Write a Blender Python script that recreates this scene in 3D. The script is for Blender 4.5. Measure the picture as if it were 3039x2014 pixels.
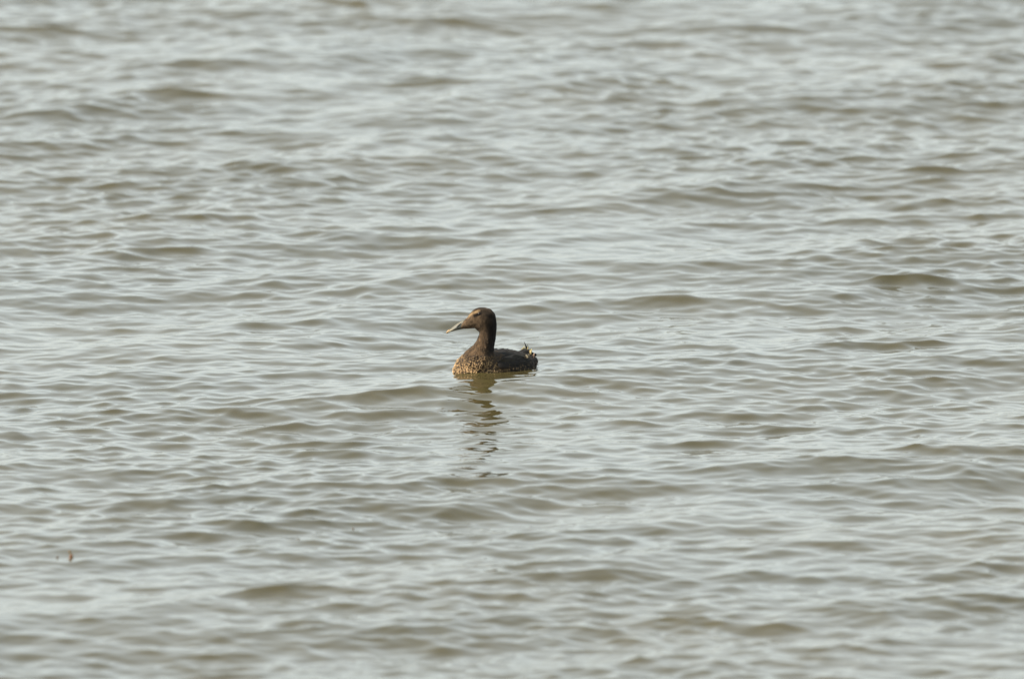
import bpy, bmesh, math, random
import numpy as np
from mathutils import Vector, Matrix
from mathutils.bvhtree import BVHTree

scene = bpy.context.scene
for o in list(bpy.data.objects):
    bpy.data.objects.remove(o)
col = scene.collection
R = math.radians

# ------------------------------------------------------------------ camera
ELEV = R(8.6)            # looking down from a sea wall
DIST = 60.0
PXM = 1090.0              # photograph pixels per metre at the duck
W_M = 3039.0 / PXM
e_s, e_c = math.sin(ELEV), math.cos(ELEV)
right = Vector((1, 0, 0)); up = Vector((0, e_s, e_c)); back = Vector((0, -e_c, e_s))
target = right * 0.0464 + up * 0.0766
cam_d = bpy.data.cameras.new('camera')
cam = bpy.data.objects.new('camera', cam_d); col.objects.link(cam)
cam.location = target + back * DIST
cam.rotation_euler = (math.pi / 2 - ELEV, 0, 0)
cam_d.sensor_width = 36.0
cam_d.lens = 36.0 * DIST / W_M
cam_d.clip_start = 1.0; cam_d.clip_end = 20000.0
cam_d.dof.use_dof = True
cam_d.dof.focus_distance = DIST - 0.05
cam_d.dof.aperture_fstop = 4.3
scene.camera = cam

# ------------------------------------------------------------------ sky, sun, exposure
SUN_EL, SUN_AZ = R(42), R(258)     # azimuth clockwise from +Y (depth): from the left
world = bpy.data.worlds.new('World'); scene.world = world
world.use_nodes = True
wt = world.node_tree; wt.nodes.clear()
sky = wt.nodes.new('ShaderNodeTexSky'); sky.sky_type = 'NISHITA'; sky.sun_disc = False
sky.sun_elevation = SUN_EL; sky.sun_rotation = SUN_AZ
sky.air_density = 1.0; sky.dust_density = 2.0; sky.ozone_density = 1.0
hs = wt.nodes.new('ShaderNodeHueSaturation'); hs.inputs['Saturation'].default_value = 0.36
tint = wt.nodes.new('ShaderNodeVectorMath'); tint.operation = 'MULTIPLY'; tint.inputs[1].default_value = (0.948, 1.01, 1.02)   # pale haze
bg = wt.nodes.new('ShaderNodeBackground'); bg.inputs['Strength'].default_value = 0.11
wo = wt.nodes.new('ShaderNodeOutputWorld')
wt.links.new(sky.outputs[0], hs.inputs['Color']); veil = wt.nodes.new('ShaderNodeMix'); veil.data_type = 'RGBA'; veil.inputs[0].default_value = 0.6     # thin even overcast veil
veil.inputs[7].default_value = (4.3, 4.45, 4.4, 1)
wt.links.new(hs.outputs[0], veil.inputs[6]); wt.links.new(veil.outputs[2], tint.inputs[0]); wt.links.new(tint.outputs[0], bg.inputs['Color'])
wt.links.new(bg.outputs[0], wo.inputs['Surface'])
sun_d = bpy.data.lights.new('sun', 'SUN'); sun_d.energy = 3.2; sun_d.angle = R(1.5)
sun_d.color = (1.0, 0.90, 0.76)
sun = bpy.data.objects.new('sun', sun_d); col.objects.link(sun)
sdir = Vector((math.sin(SUN_AZ) * math.cos(SUN_EL), math.cos(SUN_AZ) * math.cos(SUN_EL), math.sin(SUN_EL)))
sun.rotation_euler = sdir.to_track_quat('Z', 'Y').to_euler()
scene.view_settings.view_transform = 'Standard'
scene.view_settings.look = 'None'
scene.view_settings.gamma = 1.0
scene.view_settings.exposure = 1.5
scene.view_settings.use_curve_mapping = False
scene.render.engine = 'CYCLES'
scene.cycles.max_bounces = 6

# ------------------------------------------------------------------ helpers
def tag(o, label=None, cat=None, group=None, kind=None):
    if label: o['label'] = label
    if cat: o['category'] = cat
    if group: o['group'] = group
    if kind: o['kind'] = kind
    return o

def link(name, me, mat=None, parent=None, smooth=True):
    o = bpy.data.objects.new(name, me); col.objects.link(o)
    if mat: me.materials.append(mat)
    if smooth: me.polygons.foreach_set('use_smooth', [True] * len(me.polygons))
    if parent: o.parent = parent
    return o

def set_colors(me, cols):
    a = me.color_attributes.new('plumage', 'FLOAT_COLOR', 'POINT')
    c = np.ones((len(me.vertices), 4), np.float32); c[:, :3] = cols
    a.data.foreach_set('color', c.ravel())

def principled(name, color=(0.5, 0.5, 0.5), rough=0.7, spec=0.4):
    m = bpy.data.materials.new(name); m.use_nodes = True
    b = m.node_tree.nodes['Principled BSDF']
    b.inputs['Base Color'].default_value = (*color, 1)
    b.inputs['Roughness'].default_value = rough
    b.inputs['Specular IOR Level'].default_value = spec
    return m, m.node_tree, b

def px_to_plane(sx, sy, z=0.0):
    """photograph pixel -> point of the water plane it looks at"""
    u = (sx - 1519.5) / 3039.0 * W_M; v = (1007.0 - sy) / 3039.0 * W_M
    p = target + right * u + up * v
    d = p - cam.location
    t = (z - cam.location.z) / d.z
    return cam.location + d * t

# ------------------------------------------------------------------ water
rng = np.random.default_rng(11)
def axis(lo, hi, step, far, grow=1.18):
    mid = np.arange(lo, hi + step * 0.5, step)
    out = []; s = step; x = hi
    while x < far:
        s *= grow; x += s; out.append(x)
    outr = np.array(out) - hi
    return np.concatenate([(lo - outr)[::-1], mid, hi + outr])
ax = axis(-1.8, 1.8, 0.0075, 5000)
ay = axis(-6.6, 8.2, 0.0098, 6000)
sx_ = np.gradient(ax); sy_ = np.gradient(ay)

bands = [  # wavelength lo, hi, rms slope, spread deg, count, main direction
    (1.2, 2.6, 0.026, 22, 16, -62),
    (0.50, 1.2, 0.037, 28, 40, -56),
    (0.25, 0.50, 0.036, 52, 80, -66),
    (0.14, 0.25, 0.048, 55, 140, -70),
    (0.075, 0.14, 0.062, 50, 240, -98),
    (0.045, 0.075, 0.044, 48, 260, -86),
]
K = []; A = []; PH = []; LAM = []
for lo, hi, slope, spread, n, main in bands:
    lam = np.exp(rng.uniform(math.log(lo), math.log(hi), n))
    k = 2 * math.pi / lam
    th = R(main) + rng.normal(0, R(spread), n)
    amp = slope * math.sqrt(2.0 / n) / k * rng.rayleigh(0.8, n)
    K.append(np.stack([k * np.cos(th), k * np.sin(th)], 1)); A.append(amp)
    PH.append(rng.uniform(0, 2 * math.pi, n)); LAM.append(lam)
K = np.concatenate(K); A = np.concatenate(A); PH = np.concatenate(PH); LAM = np.concatenate(LAM)
kn = np.linalg.norm(K, axis=1)

def damp(sp, lam):
    return np.clip((lam[None, :] / sp[:, None] - 2.5) / 2.0, 0, 1)

def wave_fields(xs, ys, spx, spy):
    ex = np.exp(1j * (xs[:, None] * K[None, :, 0])) * damp(spx, LAM)
    ey = np.exp(1j * (ys[:, None] * K[None, :, 1] + PH[None, :])) * damp(spy, LAM)
    ex = ex.astype(np.complex64); ey = ey.astype(np.complex64)
    small = LAM < 0.20
    out = []
    for sel in (small, ~small):
        hc = (ex[:, sel] * A[sel].astype(np.complex64)) @ ey[:, sel].T
        cx = (ex[:, sel] * (1j * A[sel] * K[sel, 0] / kn[sel]).astype(np.complex64)) @ ey[:, sel].T
        cy = (ex[:, sel] * (1j * A[sel] * K[sel, 1] / kn[sel]).astype(np.complex64)) @ ey[:, sel].T
        out.append((hc.real, cx.real, cy.real))
    return out

(hs_, cxs, cys), (hl, cxl, cyl) = wave_fields(ax, ay, sx_, sy_)
X, Y = np.meshgrid(ax, ay, indexing='ij')
# ripples ride in patches: calmer lanes between gusts, and calmer around the bird, shaped to brighten the middle
gust = 0.5 + 0.5 * np.sin(X * 2.1 + 0.9 * np.sin(Y * 0.9) + 0.4) * np.sin(Y * 1.3 + 0.8 * np.sin(X * 1.7) + 1.1)
gust = (0.62 + 0.62 * gust) * (1.12 - 0.42 * np.exp(-((X - 0.15) / 0.8) ** 2 - ((Y - 0.2) / 2.6) ** 2))
extra_chop = 1 + 0.35 * np.exp(-((X / 0.34) ** 2 + ((Y + 0.65) / 0.5) ** 2))  # rougher ripples added below the bird to break up its reflection
calm = 1 - 0.55 * np.exp(-((X - 0.1) / 0.7) ** 2 - ((Y + 0.7) / 0.9) ** 2)
H = hs_ * gust * extra_chop + hl * calm
CX = cxs * gust * extra_chop + cxl * calm; CY = cys * gust * extra_chop + cyl * calm

# crests that stand out in the photograph: (pixel x, pixel y, height, wavelength, crest half-length, turn)
packets = []
def add_packet(sx, sy, amp, lam, half, turn):
    p = px_to_plane(sx, sy)
    th = R(-90 + turn); kx, ky = math.cos(th), math.sin(th)
    i0, i1 = np.searchsorted(ax, [p.x - 2.2 * half - lam, p.x + 2.2 * half + lam])
    j0, j1 = np.searchsorted(ay, [p.y - 2.0 * lam - half, p.y + 2.0 * lam + half])
    dx = X[i0:i1, j0:j1] - p.x; dy = Y[i0:i1, j0:j1] - p.y
    a = dx * kx + dy * ky; b = -dx * ky + dy * kx
    k = 2 * math.pi / lam
    env = np.exp(-(a / (0.62 * lam)) ** 2 - (b / half) ** 2)
    H[i0:i1, j0:j1] += amp * env * np.cos(k * a)
    s = amp * env * np.sin(k * a)
    CX[i0:i1, j0:j1] -= s * kx; CY[i0:i1, j0:j1] -= s * ky
for pk in [(1120, 1205, .011, .36, .14, 0), (2230, 1240, .015, .45, .20, 8), (2060, 1290, .011, .38, .18, 14),
           (1180, 725, .012, .42, .20, 6), (820, 942, .010, .38, .20, 4), (2760, 575, .017, .55, .26, 14),
           (2100, 75, .016, .55, .26, 8), (920, 410, .013, .45, .22, 8), (1660, 80, .013, .45, .20, 4),
           (2450, 1420, .012, .42, .20, 12), (1000, 1320, .011, .36, .11, 0), (600, 1975, .016, .42, .14, 0),
           (2700, 820, .009, .32, .16, -2), (2000, 872, .009, .32, .13, -8), (560, 270, .011, .40, .14, -14),
           (420, 1990, .010, .32, .12, 0), (860, 1740, .009, .36, .2, 10)]:
    add_packet(pk[0], pk[1], pk[2] * .62, pk[3] * .62, pk[4] * .85, pk[5])

rp = random.Random(5)
for (qx, qy) in [(430,205),(990,182),(370,140),(820,90),(700,318),(1350,375),(1080,322),(380,380),(650,407),(400,490),(1240,478),
                 (620,525),(730,522),(1090,525),(800,583),(400,565),(180,585),(2060,640),(2100,550),(2150,385),(2070,355),(1500,678),
                 (1060,667),(920,692),(1450,770),(1940,735),(1960,790),(2120,790),(890,905),(760,1003),(1460,957),(640,965),(2130,1035),
                 (2150,1130),(2280,1160),(980,1108),(1380,1145),(740,1115),(300,1180),(580,1195),(1620,1250),(1900,1245),
                 (1350,1322),(1200,1275),(640,1355),(330,1335),(520,1540),(1020,1465),(1130,1360),(1640,1410),(1800,1420),(2170,1290),
                 (1980,1170),(240,690),(280,740),(1280,790),(1700,560),(1850,180),(1480,220),(160,60),(2240,120)]:
    add_packet(qx * 1.2845, qy * 1.2845, rp.uniform(.0036, .0080), rp.uniform(.17, .29), rp.uniform(.08, .17), rp.gauss(8, 12))
add_packet(1450, 1135, .0075, 2.0, .9, 6)
add_packet(1450, 1150, .0020, .45, .30, 4)      # low swell just in front of the bird
# small rings the bird's breast pushes out
fx, fy = -math.cos(R(31)), -math.sin(R(31))
la = X * fx + Y * fy; lb = -X * fy + Y * fx
dr = (np.sqrt((la / .135) ** 2 + (lb / .086) ** 2) - 1) * .105
H += np.where(dr > -.03, .0011 * np.exp(-np.abs(dr) / .13) * np.cos(2 * math.pi * dr / .058 + .7), 0)
CH = 1.25
VX = X - CH * CX * -1.0; VY = Y - CH * CY * -1.0
from_h = H.copy()
ic = np.abs(ax) < 0.16; jc = np.abs(ay) < 0.16
Z0 = float(H[np.ix_(ic, jc)].mean())
H -= Z0 + 0.0055
nx, ny = len(ax), len(ay)
co = np.stack([VX, VY, H], 2).reshape(-1, 3).astype(np.float32)
idx = np.arange(nx * ny, dtype=np.int32).reshape(nx, ny)
quads = np.stack([idx[:-1, :-1], idx[1:, :-1], idx[1:, 1:], idx[:-1, 1:]], 2).reshape(-1, 4)
me = bpy.data.meshes.new('water')
me.vertices.add(len(co)); me.vertices.foreach_set('co', co.ravel())
me.loops.add(quads.size); me.loops.foreach_set('vertex_index', quads.ravel())
me.polygons.add(len(quads))
me.polygons.foreach_set('loop_start', np.arange(0, quads.size, 4, dtype=np.int32))
me.polygons.foreach_set('loop_total', np.full(len(quads), 4, np.int32))
me.update(calc_edges=True)

wm, nt, b = principled('murky_sea_water', (0.150, 0.118, 0.062), 0.06, 0.5)
b.inputs['IOR'].default_value = 1.333
tc = nt.nodes.new('ShaderNodeTexCoord')
n1 = nt.nodes.new('ShaderNodeTexNoise'); n1.inputs['Scale'].default_value = 0.9; n1.inputs['Detail'].default_value = 4
cr = nt.nodes.new('ShaderNodeValToRGB')
cr.color_ramp.elements[0].position = 0.3; cr.color_ramp.elements[0].color = (0.034, 0.0285, 0.0105, 1)
cr.color_ramp.elements[1].position = 0.7; cr.color_ramp.elements[1].color = (0.047, 0.038, 0.015, 1)
nt.links.new(tc.outputs['Object'], n1.inputs['Vector']); nt.links.new(n1.outputs['Fac'], cr.inputs['Fac'])
nt.links.new(cr.outputs['Color'], b.inputs['Base Color'])
# capillary ripples finer than the mesh
n2 = nt.nodes.new('ShaderNodeTexNoise'); n2.inputs['Scale'].default_value = 34; n2.inputs['Detail'].default_value = 2
bp = nt.nodes.new('ShaderNodeBump'); bp.inputs['Strength'].default_value = 0.12; bp.inputs['Distance'].default_value = 0.004
nt.links.new(tc.outputs['Object'], n2.inputs['Vector'])
nt.links.new(n2.outputs['Fac'], bp.inputs['Height']); nt.links.new(bp.outputs['Normal'], b.inputs['Normal'])
water = link('water', me, wm)
tag(water, 'murky olive grey sea water covered in small choppy ripples', kind='structure')

def water_z(x, y):
    i = int(np.argmin(np.abs(ax - x))); j = int(np.argmin(np.abs(ay - y)))
    best = None
    for di in range(-6, 7):
        for dj in range(-6, 7):
            a, c = min(max(i + di, 0), nx - 1), min(max(j + dj, 0), ny - 1)
            d = (VX[a, c] - x) ** 2 + (VY[a, c] - y) ** 2
            if best is None or d < best[0]: best = (d, H[a, c])
    return float(best[1])

# ------------------------------------------------------------------ the duck
CPM = 5696.0              # units of the close-up drawing per metre
def P(cx, cy, Yd):
    return Vector(((cx - 935) / CPM, Yd, ((1100 - cy) / CPM - Yd * e_s) / e_c))
HY = -0.052               # depth of the head's middle plane
duck = bpy.data.objects.new('eider_duck', None); col.objects.link(duck)
tag(duck, 'brown mottled female eider duck swimming on the grey rippled water', 'duck')

bm = bmesh.new()
def ball(c, rx, ry, rz, rotz=0.0, seg=3):
    m = Matrix.Translation(c) @ Matrix.Rotation(rotz, 4, 'Z') @ Matrix.Diagonal((rx, ry, rz, 1))
    bmesh.ops.create_icosphere(bm, subdivisions=seg, radius=1.0, matrix=m)
def chain(pts, depth, n=10):
    """pts: (cx, cy, Y, r, depth factor)"""
    for a, c in zip(pts[:-1], pts[1:]):
        for t in np.linspace(0, 1, n):
            v = [a[i] * (1 - t) + c[i] * t for i in range(5)]
            r = v[3] / CPM
            ball(P(v[0], v[1], v[2]), r, r * v[4], r, seg=2)
# head and wedge face
chain([(775, 345, HY, 184, .76), (700, 322, HY, 161, .80), (612, 376, HY, 119, .86), (535, 410, HY, 90, .86), (468, 438, HY, 64, .98), (415, 464, HY, 33, 1.9)], 1)
chain([(765, 362, HY, 199, .74), (800, 420, HY, 172, .80), (828, 500, HY, 142, .95), (828, 570, HY, 134, 1.0)], 1)
# neck
chain([(826, 570, HY, 135, 1.0), (806, 660, HY, 139, 1.05), (785, 740, HY, 146, 1.1), (752, 830, -.050, 170, 1.15),
       (720, 930, -.048, 215, 1.15), (690, 1010, -.046, 270, 1.15)], 1)
# body
TH = R(31); fwd = Vector((-math.cos(TH), -math.sin(TH), 0)); lat = Vector((math.sin(TH), -math.cos(TH), 0))
body_rot = math.atan2(fwd.y, fwd.x)
def superball(c, a, b_, h, p=2.5, rotz=0.0, pitch=0.0):
    vs = []
    M = Matrix.Translation(c) @ Matrix.Rotation(rotz, 4, 'Z') @ Matrix.Rotation(pitch, 4, 'Y')
    nu, nv = 48, 24
    f = lambda q, e: math.copysign(abs(q) ** e, q)
    for j in range(nv + 1):
        ph = -math.pi / 2 + math.pi * j / nv
        for i in range(nu):
            t = 2 * math.pi * i / nu
            e1, e2 = 2.0 / p, 2.0 / 2.15
            vs.append(bm.verts.new(M @ Vector((a * f(math.cos(ph), e1) * f(math.cos(t), e2),
                                               b_ * f(math.cos(ph), e1) * f(math.sin(t), e2), h * f(math.sin(ph), e1)))))
    for j in range(nv):
        for i in range(nu):
            q = [vs[j * nu + i], vs[j * nu + (i + 1) % nu], vs[(j + 1) * nu + (i + 1) % nu], vs[(j + 1) * nu + i]]
            try: bm.faces.new(q)
            except ValueError: pass
superball(Vector((-.002, 0.004, -.018)), .114, .086, .064, 2.5, body_rot)
ball(fwd * .057 + Vector((0, 0, -.014)), .066, .068, .065)                      # breast
ball(fwd * .035 + Vector((0, 0, -.008)), .075, .078, .060, body_rot)
chain([(1330, 1000, .05, 165, 1.2), (1425, 1035, .072, 145, 1.0), (1455, 1060, .080, 112, .9)], 1)   # stern
chain([(1330, 950, .055, 105, 1.0), (1392, 890, .068, 68, .9), (1440, 905, .076, 52, .9), (1490, 960, .080, 50, .9)], 1)  # tail root
me = bpy.data.meshes.new('duck_union'); bm.to_mesh(me); bm.free()
tmp = bpy.data.objects.new('duck_union', me); col.objects.link(tmp)
md = tmp.modifiers.new('r', 'REMESH'); md.mode = 'VOXEL'; md.voxel_size = 0.0019
md = tmp.modifiers.new('s', 'SMOOTH'); md.factor = 0.5; md.iterations = 9
dg = bpy.context.evaluated_depsgraph_get()
body_me = bpy.data.meshes.new_from_object(tmp.evaluated_get(dg))
bpy.data.objects.remove(tmp)
body_me.name = 'body'

def vnoise(p, s, seed=0):
    q = p * s; i = np.floor(q).astype(np.int64); f = q - i; f = f * f * (3 - 2 * f)
    def h(a, b_, c):
        n = (a * 374761393 + b_ * 668265263 + c * 2147483647 + seed * 974634) & 0xffffffff
        n = ((n ^ (n >> 13)) * 1274126177) & 0xffffffff
        return ((n ^ (n >> 16)) & 0xffff) / 65535.0
    r = 0
    for dx in (0, 1):
        for dy in (0, 1):
            for dz in (0, 1):
                w = (f[:, 0] if dx else 1 - f[:, 0]) * (f[:, 1] if dy else 1 - f[:, 1]) * (f[:, 2] if dz else 1 - f[:, 2])
                r = r + w * h(i[:, 0] + dx, i[:, 1] + dy, i[:, 2] + dz)
    return r
def sstep(a, b_, x):
    t = np.clip((x - a) / (b_ - a), 0, 1); return t * t * (3 - 2 * t)
def mixc(c0, c1, t):
    return c0 * (1 - t[:, None]) + np.asarray(c1)[None, :] * t[:, None]
def draw_xy(v, Yd):
    return v[:, 0] * CPM + 935, 1100 - (v[:, 2] * e_c + Yd * e_s) * CPM
def seg_d(cx, cy, a, c):
    a = np.array(a, float); c = np.array(c, float); d = c - a
    t = np.clip(((cx - a[0]) * d[0] + (cy - a[1]) * d[1]) / (d @ d), 0, 1)
    return np.hypot(cx - a[0] - t * d[0], cy - a[1] - t * d[1])

DARK = np.array((0.026, 0.020, 0.015)); BUFF = np.array((0.46, 0.30, 0.155)); MID = np.array((0.105, 0.070, 0.042))
def plumage(v):
    """colours of the coat by region, nape shade included; the same on both flanks"""
    n = len(v); c = np.repeat(np.array([[0.060, 0.043, 0.029]]), n, 0)
    cx, cy = draw_xy(v, HY)
    n1 = vnoise(v, 260, 1); n2 = vnoise(v, 700, 2); n3 = vnoise(v, 90, 3)
    alongf = v @ np.array(fwd)
    head = sstep(640, 560, cy)
    # face speckle
    face = np.array((0.165, 0.120, 0.080))
    c = mixc(c, face, head * sstep(900, 640, cx) * 0.95)
    # crown and nape
    crown = head * sstep(70, 25, seg_d(cx, cy, (560, 215), (690, 150))) + head * sstep(60, 10, seg_d(cx, cy, (690, 150), (960, 360)))
    c = mixc(c, (0.030, 0.023, 0.017), np.clip(crown, 0, 1) * 0.85)
    c = mixc(c, (0.014, 0.011, 0.009), sstep(740, 900, cx) * sstep(200, 330, cy) * sstep(900, 800, cy))  # shade on the nape, painted into the coat colour
    # pale line from the bill over the eye
    sup = np.maximum(sstep(28, 8, seg_d(cx, cy, (440, 345), (590, 250))), sstep(30, 8, seg_d(cx, cy, (590, 250), (690, 208))))
    c = mixc(c, (0.36, 0.26, 0.15), sup * head * 0.8)
    eye = sstep(34, 14, seg_d(cx, cy, (620, 280), (720, 240)))
    c = mixc(c, (0.016, 0.012, 0.010), eye * head)
    c = mixc(c, (0.04, 0.03, 0.022), sstep(60, 30, seg_d(cx, cy, (740, 255), (860, 360))) * head * 0.6)
    # throat, front of the neck
    neck = sstep(540, 640, cy) * sstep(1000, 880, cy)
    c = mixc(c, (0.17, 0.115, 0.066), neck * sstep(860, 700, cx) * 0.85)
    # breast
    brst = sstep(850, 960, cy) * sstep(-.010, .035, alongf)
    c = mixc(c, MID, brst)
    # back and sides
    bk = sstep(.02, -.01, alongf) * sstep(760, 830, cy)
    c = mixc(c, (0.024, 0.019, 0.015), bk)
    n4 = vnoise(v * np.array([1, 1, .45]), 330, 4)
    c = c * (0.35 + 0.55 * n1 + 0.8 * (n2 - .3) + 0.5 * (n3 - .5) + .8 * n4 * n4)[:, None]
    return np.clip(c * np.array((.44, .395, .345)), 0.002, 1)

V = np.zeros(len(body_me.vertices) * 3); body_me.vertices.foreach_get('co', V); V = V.reshape(-1, 3)
Nn = np.zeros(len(body_me.vertices) * 3); body_me.vertices.foreach_get('normal', Nn); Nn = Nn.reshape(-1, 3)
set_colors(body_me, plumage(V))

def feather_mat(name, rough=0.9, spec=0.12, transl=False):
    m, nt, b = principled(name, (0.1, 0.1, 0.1), rough, spec)
    a = nt.nodes.new('ShaderNodeAttribute'); a.attribute_name = 'plumage'
    t = nt.nodes.new('ShaderNodeTexCoord')
    n = nt.nodes.new('ShaderNodeTexNoise'); n.inputs['Scale'].default_value = 420; n.inputs['Detail'].default_value = 3
    r = nt.nodes.new('ShaderNodeMapRange'); r.inputs['To Min'].default_value = 0.65; r.inputs['To Max'].default_value = 1.35
    mx = nt.nodes.new('ShaderNodeVectorMath'); mx.operation = 'SCALE'
    nt.links.new(t.outputs['Object'], n.inputs['Vector']); nt.links.new(n.outputs['Fac'], r.inputs['Value'])
    nt.links.new(a.outputs['Color'], mx.inputs[0]); nt.links.new(r.outputs['Result'], mx.inputs['Scale'])
    nt.links.new(mx.outputs['Vector'], b.inputs['Base Color'])
    b.inputs['Sheen Weight'].default_value = 0.03
    bpn = nt.nodes.new('ShaderNodeBump'); bpn.inputs['Strength'].default_value = 0.5; bpn.inputs['Distance'].default_value = 0.002
    nt.links.new(n.outputs['Fac'], bpn.inputs['Height']); nt.links.new(bpn.outputs['Normal'], b.inputs['Normal'])
    return m
m_body = feather_mat('duck_plumage'); m_feather = feather_mat('duck_feathers', 0.8, 0.15)
body = link('body', body_me, m_body, duck)

bvh = BVHTree.FromPolygons([Vector(v) for v in V], [tuple(p.vertices) for p in body_me.polygons])
def on_side(cx, cy, Yd=HY, far=False):
    p = P(cx, cy, Yd); d = Vector((0, 1, 0)) if not far else Vector((0, -1, 0))
    hit = bvh.ray_cast(p - d * 0.3, d)
    return hit[0], hit[1]

# feather coats -------------------------------------------------------------
def coat(name, cond, spacing, length, width, flow, colf, lift, seed, jitter=0.25):
    rs = random.Random(seed)
    ids = [i for i in np.nonzero(cond)[0]]
    rs.shuffle(ids)
    cell = {}; keep = []
    for i in ids:
        p = V[i]; k = tuple((p / spacing).astype(int)); ok = True
        for dx in (-1, 0, 1):
            for dy in (-1, 0, 1):
                for dz in (-1, 0, 1):
                    for q in cell.get((k[0] + dx, k[1] + dy, k[2] + dz), ()):
                        if ((V[q] - p) ** 2).sum() < spacing * spacing: ok = False
        if ok: cell.setdefault(k, []).append(i); keep.append(i)
    vs = []; fs = []; cs = []
    prof = [(0.0, .35), (.3, .9), (.6, 1.0), (.86, .80), (1.0, .40)]
    for i in keep:
        p = Vector(V[i]); n = Vector(Nn[i]).normalized()
        d = flow(p); d = d - n * d.dot(n)
        if d.length < 1e-6: continue
        d.normalize(); s = n.cross(d)
        d = (d + s * rs.uniform(-jitter, jitter)).normalized(); s = n.cross(d)
        L = length(p) * rs.uniform(.8, 1.2); Wd = width * rs.uniform(.85, 1.15)
        kk = rs.uniform(.75, 1.25); b0 = len(vs)
        lf = lift * rs.uniform(.5, 1.6)
        for r_, (t, w) in enumerate(prof):
            base = p + d * (L * (t - .15)) + n * (0.0006 + lf * L * t * t)
            for q in (-1, 0, 1):
                vs.append(base + s * (q * w * Wd / 2) + n * (-0.16 * Wd * abs(q) * w))
                cs.append(np.array(colf(p, t, q, rs)) * kk * 0.72)
        for r_ in range(len(prof) - 1):
            for q in range(2):
                a = b0 + r_ * 3 + q; fs.append((a, a + 1, a + 4, a + 3))
    me = bpy.data.meshes.new(name); me.from_pydata(vs, [], fs); set_colors(me, np.clip(np.array(cs), 0.003, 1))
    o = link(name, me, m_feather, duck); o['kind'] = 'stuff'
    return o

cx_, cy_ = draw_xy(V, HY)
along = V @ np.array(fwd); side = V @ np.array(lat)
wz = V[:, 2]
above = wz > -0.03
down_back = lambda p: (-fwd * 1.0 + Vector((0, 0, -.75)))
out_dn = lambda p: Vector((-fwd.x * .9, -fwd.y * .9, -.9))
def breast_col(p, t, q, rs):
    a = p.x * fwd.x + p.y * fwd.y
    k = (.46 + 1.05 * min(1, max(0, (a - .02) / .075))) * (1 - .75 * min(1, max(0, (p.z - .002) / .046))) * rs.choice((.5, .9, 1.5))  # tips brighten toward the front: sunlight on the breast put into the colour
    if t < .3: return (0.030, 0.020, 0.013)
    if t > .95: return (0.52 * k, 0.35 * k, 0.18 * k)
    if t > .8: return (0.30 * k, 0.185 * k, 0.085 * k)
    return (0.060, 0.039, 0.022) if abs(q) > .5 else (.018, .013, .009)
neckish = (cy_ < 960) & (along > -.02)
c_breast = above & (along > .004) & (wz < .062) & (cy_ > 835 + 90 * vnoise(V, 120, 9))
coat('breast_feathers', c_breast, .0039, lambda p: .0088, .0066, out_dn, breast_col, .14, 3, .45)
def flank_col(p, t, q, rs):
    if p.x * fwd.x + p.y * fwd.y < -.058:
        return (0.085, 0.064, 0.044) if (.2 < t < .5 or t > .9) else (0.014, .011, .008)
    if t > .9:
        w = min(1, max(0, (p.x * fwd.x + p.y * fwd.y + .045) / .045))
        return (0.10 + .16 * w, 0.068 + .105 * w, 0.038 + .055 * w)
    if .4 < t < .7: return (0.034, 0.025, 0.016)
    return (0.014, 0.011, 0.008)
c_flank = above & (along <= .006) & ((wz < .016) | ((along < -.062) & (wz < .034)))
coat('flank_feathers', c_flank, .0075, lambda p: .021, .0105, lambda p: -fwd + Vector((0, 0, -.35)), flank_col, .10, 4)
def back_col(p, t, q, rs):
    if t > .9: return (0.020, 0.015, 0.010)
    return (0.0068, 0.0054, 0.0042)
c_back = (wz > .012) & (along <= .02) & (cy_ > 830)
coat('back_feathers', c_back, .0085, lambda p: .027, .0135, lambda p: -fwd + Vector((0, 0, -.05)), back_col, .06, 5)
def neck_col(p, t, q, rs):
    f = np.array([[p.x, p.y, p.z]]); c = plumage(f)[0]
    return c * (1.35 if t > .8 else .9)
c_neck = (cy_ > 590) & (cy_ < 930) & (along > .0) & (wz > .02)
coat('neck_feathers', c_neck, .0048, lambda p: .0095, .0048, lambda p: Vector((.1, 0, -1)), neck_col, .06, 6, .3)

# folded wings: overlapping long feathers either side ---------------------------
def leaf(name, mat, p0, p1, p2, width, thick_n, colf, parent, n=9, tipw=.15):
    """a feather blade along a bent midrib p0-p1-p2"""
    vs = []; cs = []; fs = []
    for i in range(n):
        t = i / (n - 1)
        c = p0 * (1 - t) ** 2 + p1 * 2 * t * (1 - t) + p2 * t * t
        tg = ((p1 - p0) * (1 - t) + (p2 - p1) * t).normalized()
        s = tg.cross(thick_n).normalized(); nn = s.cross(tg).normalized()
        w = width * (math.sin(math.pi * min(.97, .16 + .84 * t) ** .8) ** .7 if t < 1 else tipw) * .5
        for q in (-1, -.5, 0, .5, 1):
            vs.append(c + s * (q * w) + nn * (.10 * width * (1 - q * q)))
            cs.append(colf(t, q))
    m = 5
    for i in range(n - 1):
        for q in range(m - 1):
            a = i * m + q; fs.append((a, a + 1, a + m + 1, a + m))
    me = bpy.data.meshes.new(name); me.from_pydata(vs, [], fs)
    set_colors(me, np.clip(np.array(cs), .003, 1))
    o = link(name, me, mat, parent)
    sd = o.modifiers.new('thick', 'SOLIDIFY'); sd.thickness = 0.0006
    return o

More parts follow.
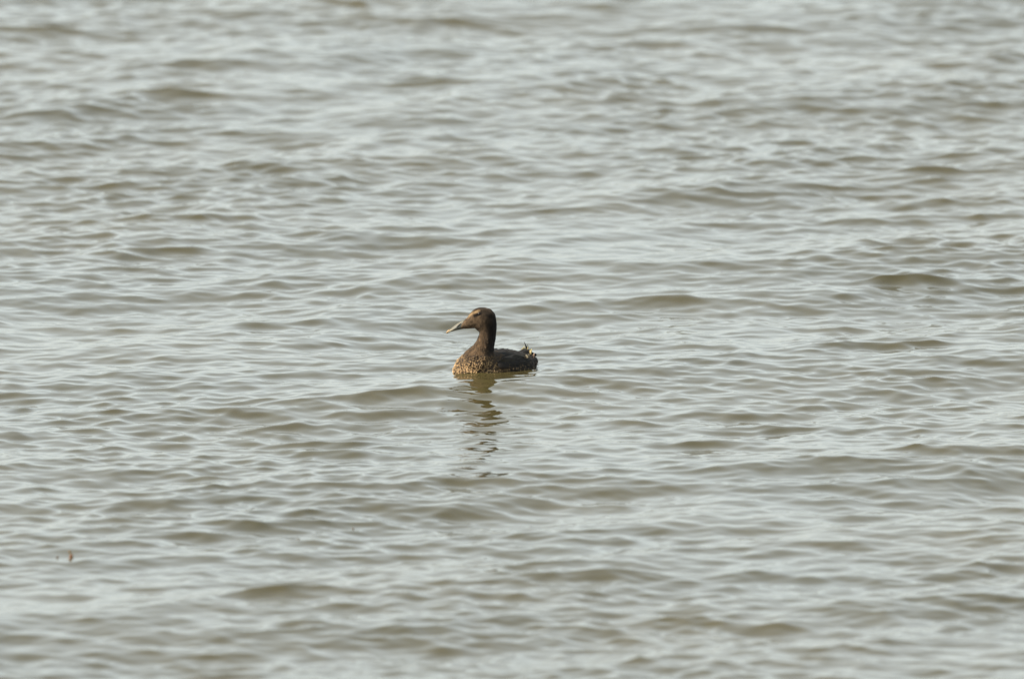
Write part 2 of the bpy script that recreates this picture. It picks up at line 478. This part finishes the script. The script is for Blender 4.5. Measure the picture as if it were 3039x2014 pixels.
for sgn in (1, -1):
    wing = None
    rows = [(.034, .022, 7, .030), (.020, .010, 7, .034)]
    spine = []
    for k in range(9):
        u = k / 8.0
        start = fwd * (.034 - .060 * u) + lat * sgn * (.066 - .018 * u)
        hit = bvh.ray_cast(Vector((start.x, start.y, .2)), Vector((0, 0, -1)))
        hz = hit[0].z if hit[0] else .03
        z0 = min(hz, .030) - .006 * (8 - k) / 8 + .003
        a = Vector((start.x, start.y, z0)) + lat * sgn * .004
        e = fwd * (-.062 - .018 * u) + lat * sgn * (.058 - .026 * u) + Vector((0, 0, .020 + .008 * u))
        mid = (a + e) / 2 + lat * sgn * .012 + Vector((0, 0, -.002))
        nrm = (lat * sgn * .8 + Vector((0, 0, .6))).normalized()
        edge = (0.026, .019, .013)
        cf = lambda t, q, k=k: edge if (abs(q) > .9 or t > .95) else (0.0065 + .002 * (k % 3), .0052 + .0014 * (k % 3), .0042)
        if wing is None:
            wing = leaf('wing', m_feather, a, mid, e, .030, nrm, cf, duck)
        else:
            leaf('wing_feather', m_feather, a, mid, e, .026, nrm, cf, wing)
    # pale tipped tertial at the wing's end
    st = fwd * -.060 + lat * sgn * .054
    a = Vector((st.x, st.y, .030)); e = a - fwd * .020 + Vector((0, 0, .006)) - lat * sgn * .006
    cf = lambda t, q: (0.46, .34, .20) if .3 < t < .6 or t > .8 else (.05, .038, .026)
    leaf('wing_tip', m_feather, a, (a + e) / 2 + lat * sgn * .006, e, .010, (lat * sgn + Vector((0, 0, .5))).normalized(), cf, wing)

# cocked tail -------------------------------------------------------------------
def draw_leaf(name, pts, width, c0, c1, Yd, tw=0.0):
    p = [P(*q, Yd) for q in pts]
    n = Vector((math.sin(tw), -math.cos(tw), .15)).normalized()
    return leaf(name, m_feather, p[0], p[1], p[2], width / CPM, n,
                lambda t, q: tuple(np.array(c0) * (1 - t) + np.array(c1) * t), duck)
pale = (0.55, .46, .21); brn = (.06, .045, .03); dk = (.018, .016, .013)  # yellowish tips: light shining through the feathers, put into their colour
draw_leaf('tail_feather', [(1425, 850), (1425, 770), (1385, 695)], 22, dk, dk, .070, .3)
draw_leaf('tail_feather', [(1415, 850), (1430, 790), (1440, 735)], 26, brn, (.07, .07, .05), .072, .9)
draw_leaf('tail_feather', [(1420, 850), (1440, 790), (1462, 762)], 20, brn, (.16, .13, .09), .074, .5)
draw_leaf('tail_feather', [(1362, 860), (1368, 810), (1395, 760)], 24, brn, pale, .066, .2)
draw_leaf('tail_feather', [(1350, 860), (1350, 825), (1358, 798)], 24, brn, (.40, .30, .13), .064, -.2)
draw_leaf('tail_feather', [(1390, 860), (1395, 820), (1405, 780)], 24, dk, (.45, .38, .17), .068, .4)
draw_leaf('tail_feather', [(1432, 865), (1442, 812), (1450, 775)], 24, brn, pale, .070, .1)
draw_leaf('tail_feather', [(1470, 930), (1490, 860), (1506, 808)], 34, (.34, .25, .13), pale, .060, -.2)
draw_leaf('tail_feather', [(1450, 920), (1468, 860), (1480, 822)], 28, (.20, .14, .08), (.40, .30, .14), .062, -.4)
draw_leaf('tail_feather', [(1510, 975), (1538, 920), (1548, 872)], 36, (.12, .08, .06), (.46, .31, .22), .060, .1)
draw_leaf('tail_feather', [(1500, 960), (1520, 920), (1528, 895)], 30, dk, (.20, .14, .10), .080, .4)

# bill ----------------------------------------------------------------------------
def bill_mesh():
    # stations from the face to the tip: upper edge, lower edge (drawing), half breadth in metres
    st = [((510, 350), (520, 490), .0070), ((455, 352), (470, 496), .0082), ((405, 388), (420, 504), .0098), ((350, 415), (370, 514), .0106),
          ((300, 455), (320, 524), .0102), ((262, 488), (280, 534), .0096), ((230, 513), (246, 545), .0080), ((206, 536), (214, 553), .0052),
          ((188, 554), (190, 564), .0020)]
    n = 16; vs = []; fs = []; cs = []
    for k, (u, l, hb) in enumerate(st):
        pu = P(*u, HY); pl = P(*l, HY); c = (pu + pl) / 2; h = (pu - pl) / 2
        for i in range(n):
            a = 2 * math.pi * i / n
            ca, sa = math.cos(a), math.sin(a)
            wdt = hb * (1.0 if sa < 0 else (1 - .45 * sa))
            vs.append(c + h * (math.copysign(abs(sa) ** .8, sa)) + Vector((0, wdt * math.copysign(abs(ca) ** .75, ca), 0)))
            t = k / (len(st) - 1)
            base = np.array((.055, .056, .046)); tip = np.array((.155, .115, .050))
            q = min(1, max(0, (t - .45) / .4)); q = max(q, .45 * max(0, sa) * (1 if t > .2 else .5))
            cs.append(base * (1 - q) + tip * q)
    for k in range(len(st) - 1):
        for i in range(n):
            j = (i + 1) % n
            fs.append((k * n + i, k * n + j, (k + 1) * n + j, (k + 1) * n + i))
    fs.append(tuple(range(n - 1, -1, -1))); fs.append(tuple((len(st) - 1) * n + i for i in range(n)))
    me = bpy.data.meshes.new('bill'); me.from_pydata(vs, [], fs); set_colors(me, np.array(cs))
    return me
m_bill = feather_mat('duck_bill', 0.42, 0.4)
bill = link('bill', bill_mesh(), m_bill, duck)
sub = bill.modifiers.new('sub', 'SUBSURF'); sub.levels = 1; sub.render_levels = 1
# hooked nail
def tube(name, pts, rad, mat, parent, n=8, flat=1.0):
    vs = []; fs = []
    for k, p in enumerate(pts):
        d = (pts[min(k + 1, len(pts) - 1)] - pts[max(k - 1, 0)]).normalized()
        s = d.cross(Vector((0, 1, 0)));
        if s.length < 1e-4: s = Vector((1, 0, 0))
        s.normalize(); t = s.cross(d)
        for i in range(n):
            a = 2 * math.pi * i / n
            vs.append(p + s * math.cos(a) * rad[k] + t * math.sin(a) * rad[k] * flat)
    for k in range(len(pts) - 1):
        for i in range(n):
            j = (i + 1) % n; fs.append((k * n + i, k * n + j, (k + 1) * n + j, (k + 1) * n + i))
    fs.append(tuple(range(n - 1, -1, -1))); fs.append(tuple((len(pts) - 1) * n + i for i in range(n)))
    me = bpy.data.meshes.new(name); me.from_pydata(vs, [], fs)
    return link(name, me, mat, parent)
m_nail, _, _ = principled('bill_nail', (0.27, .17, .075), .4, .4)
m_dark, _, _ = principled('nostril_dark', (0.012, .011, .010), .6, .3)
tube('bill_nail', [P(238, 518, HY), P(212, 538, HY), P(194, 556, HY), P(187, 570, HY)], [.0028, .0030, .0024, .0008], m_nail, bill, flat=1.5)
bb = BVHTree.FromObject(bill, bpy.context.evaluated_depsgraph_get())
for sgn in (-1, 1):
    pts = []
    for q in ((412, 408), (392, 428), (368, 448), (345, 466)):
        p = P(*q, HY); h = bb.ray_cast(p + Vector((0, sgn * .1, 0)), Vector((0, -sgn, 0)))
        pts.append((h[0] if h[0] else p + Vector((0, sgn * .008, 0))) + Vector((0, sgn * .0001, 0)))
    tube('nostril', pts, [.0009, .0021, .0021, .0008], m_dark, bill, flat=.4)

# eyes
m_eye, _, _ = principled('duck_eye', (0.010, .007, .005), .25, .25)
for far in (False, True):
    h, n = on_side(690, 248, HY, far)
    bm = bmesh.new(); bmesh.ops.create_uvsphere(bm, u_segments=16, v_segments=10, radius=.0044,
                                               matrix=Matrix.Translation(h - n * .0022))
    me = bpy.data.meshes.new('eye'); bm.to_mesh(me); bm.free()
    link('eye', me, m_eye, duck)

# ------------------------------------------------------------------ floating scraps
m_weed, nt, b = principled('drift_weed', (0.10, .06, .03), .6, .3)
n = nt.nodes.new('ShaderNodeTexNoise'); n.inputs['Scale'].default_value = 150
t = nt.nodes.new('ShaderNodeTexCoord'); r = nt.nodes.new('ShaderNodeValToRGB')
r.color_ramp.elements[0].position = .38; r.color_ramp.elements[0].color = (.13, .045, .018, 1)
r.color_ramp.elements[1].position = .62; r.color_ramp.elements[1].color = (.05, .065, .025, 1)
nt.links.new(t.outputs['Object'], n.inputs['Vector']); nt.links.new(n.outputs['Fac'], r.inputs['Fac']); nt.links.new(r.outputs['Color'], b.inputs['Base Color'])
def scrap(name, sx, sy, label, cat, blades, sc=.6, group='scraps drifting on the water'):
    p = px_to_plane(sx, sy); p.z = water_z(p.x, p.y)
    p = px_to_plane(sx, sy, p.z); p.z = water_z(p.x, p.y)
    root = bpy.data.objects.new(name, None); col.objects.link(root); root.location = p
    tag(root, label, cat, group)
    root.scale = (sc, sc, sc)
    for pts, rad in blades:
        o = tube('frond', [Vector(q) for q in pts], rad, m_weed, root, 7, .6)
    return root
scrap('weed_sprig', 211, 1656, 'dark reddish sprig of weed poking up from water near left edge', 'weed',
      [([(0, 0, -.008), (.001, 0, .002), (0, 0, .010), (-.002, .002, .014)], [.0035, .0055, .0045, .001]),
       ([(0, .01, -.004), (-.001, .01, .008), (-.004, .01, .017), (-.006, .012, .021)], [.001, .0022, .0035, .001]),
       ([(-.012, -.01, -.001), (0, -.012, .002), (.010, -.008, -.001)], [.001, .003, .001])], .95)
scrap('weed_scrap', 1048, 1566, 'tiny tan scrap floating on water below and left of the duck', 'weed',
      [([(-.004, 0, -.002), (0, 0, .003), (.004, .001, -.001)], [.001, .0030, .001]), ([(0, 0, -.003), (.001, 0, .004), (.003, 0, .006)], [.002, .002, .0006])])
scrap('weed_strand', 886, 1602, 'faint olive strand of weed lying on a ripple below the duck', 'weed',
      [([(-.010, -.01, -.001), (-.003, 0, .003), (.004, .004, .002), (.010, .01, -.002)], [.0008, .0022, .0022, .0008]),
       ([(-.002, .01, -.002), (.001, .012, .004), (.005, .014, .005)], [.001, .0022, .0006])])
scrap('weed_flake', 170, 1645, 'thin brown flake of weed beside the dark sprig at left', 'weed',
      [([(-.006, 0, -.001), (0, .003, .002), (.007, .002, -.001)], [.0008, .0024, .0008])])
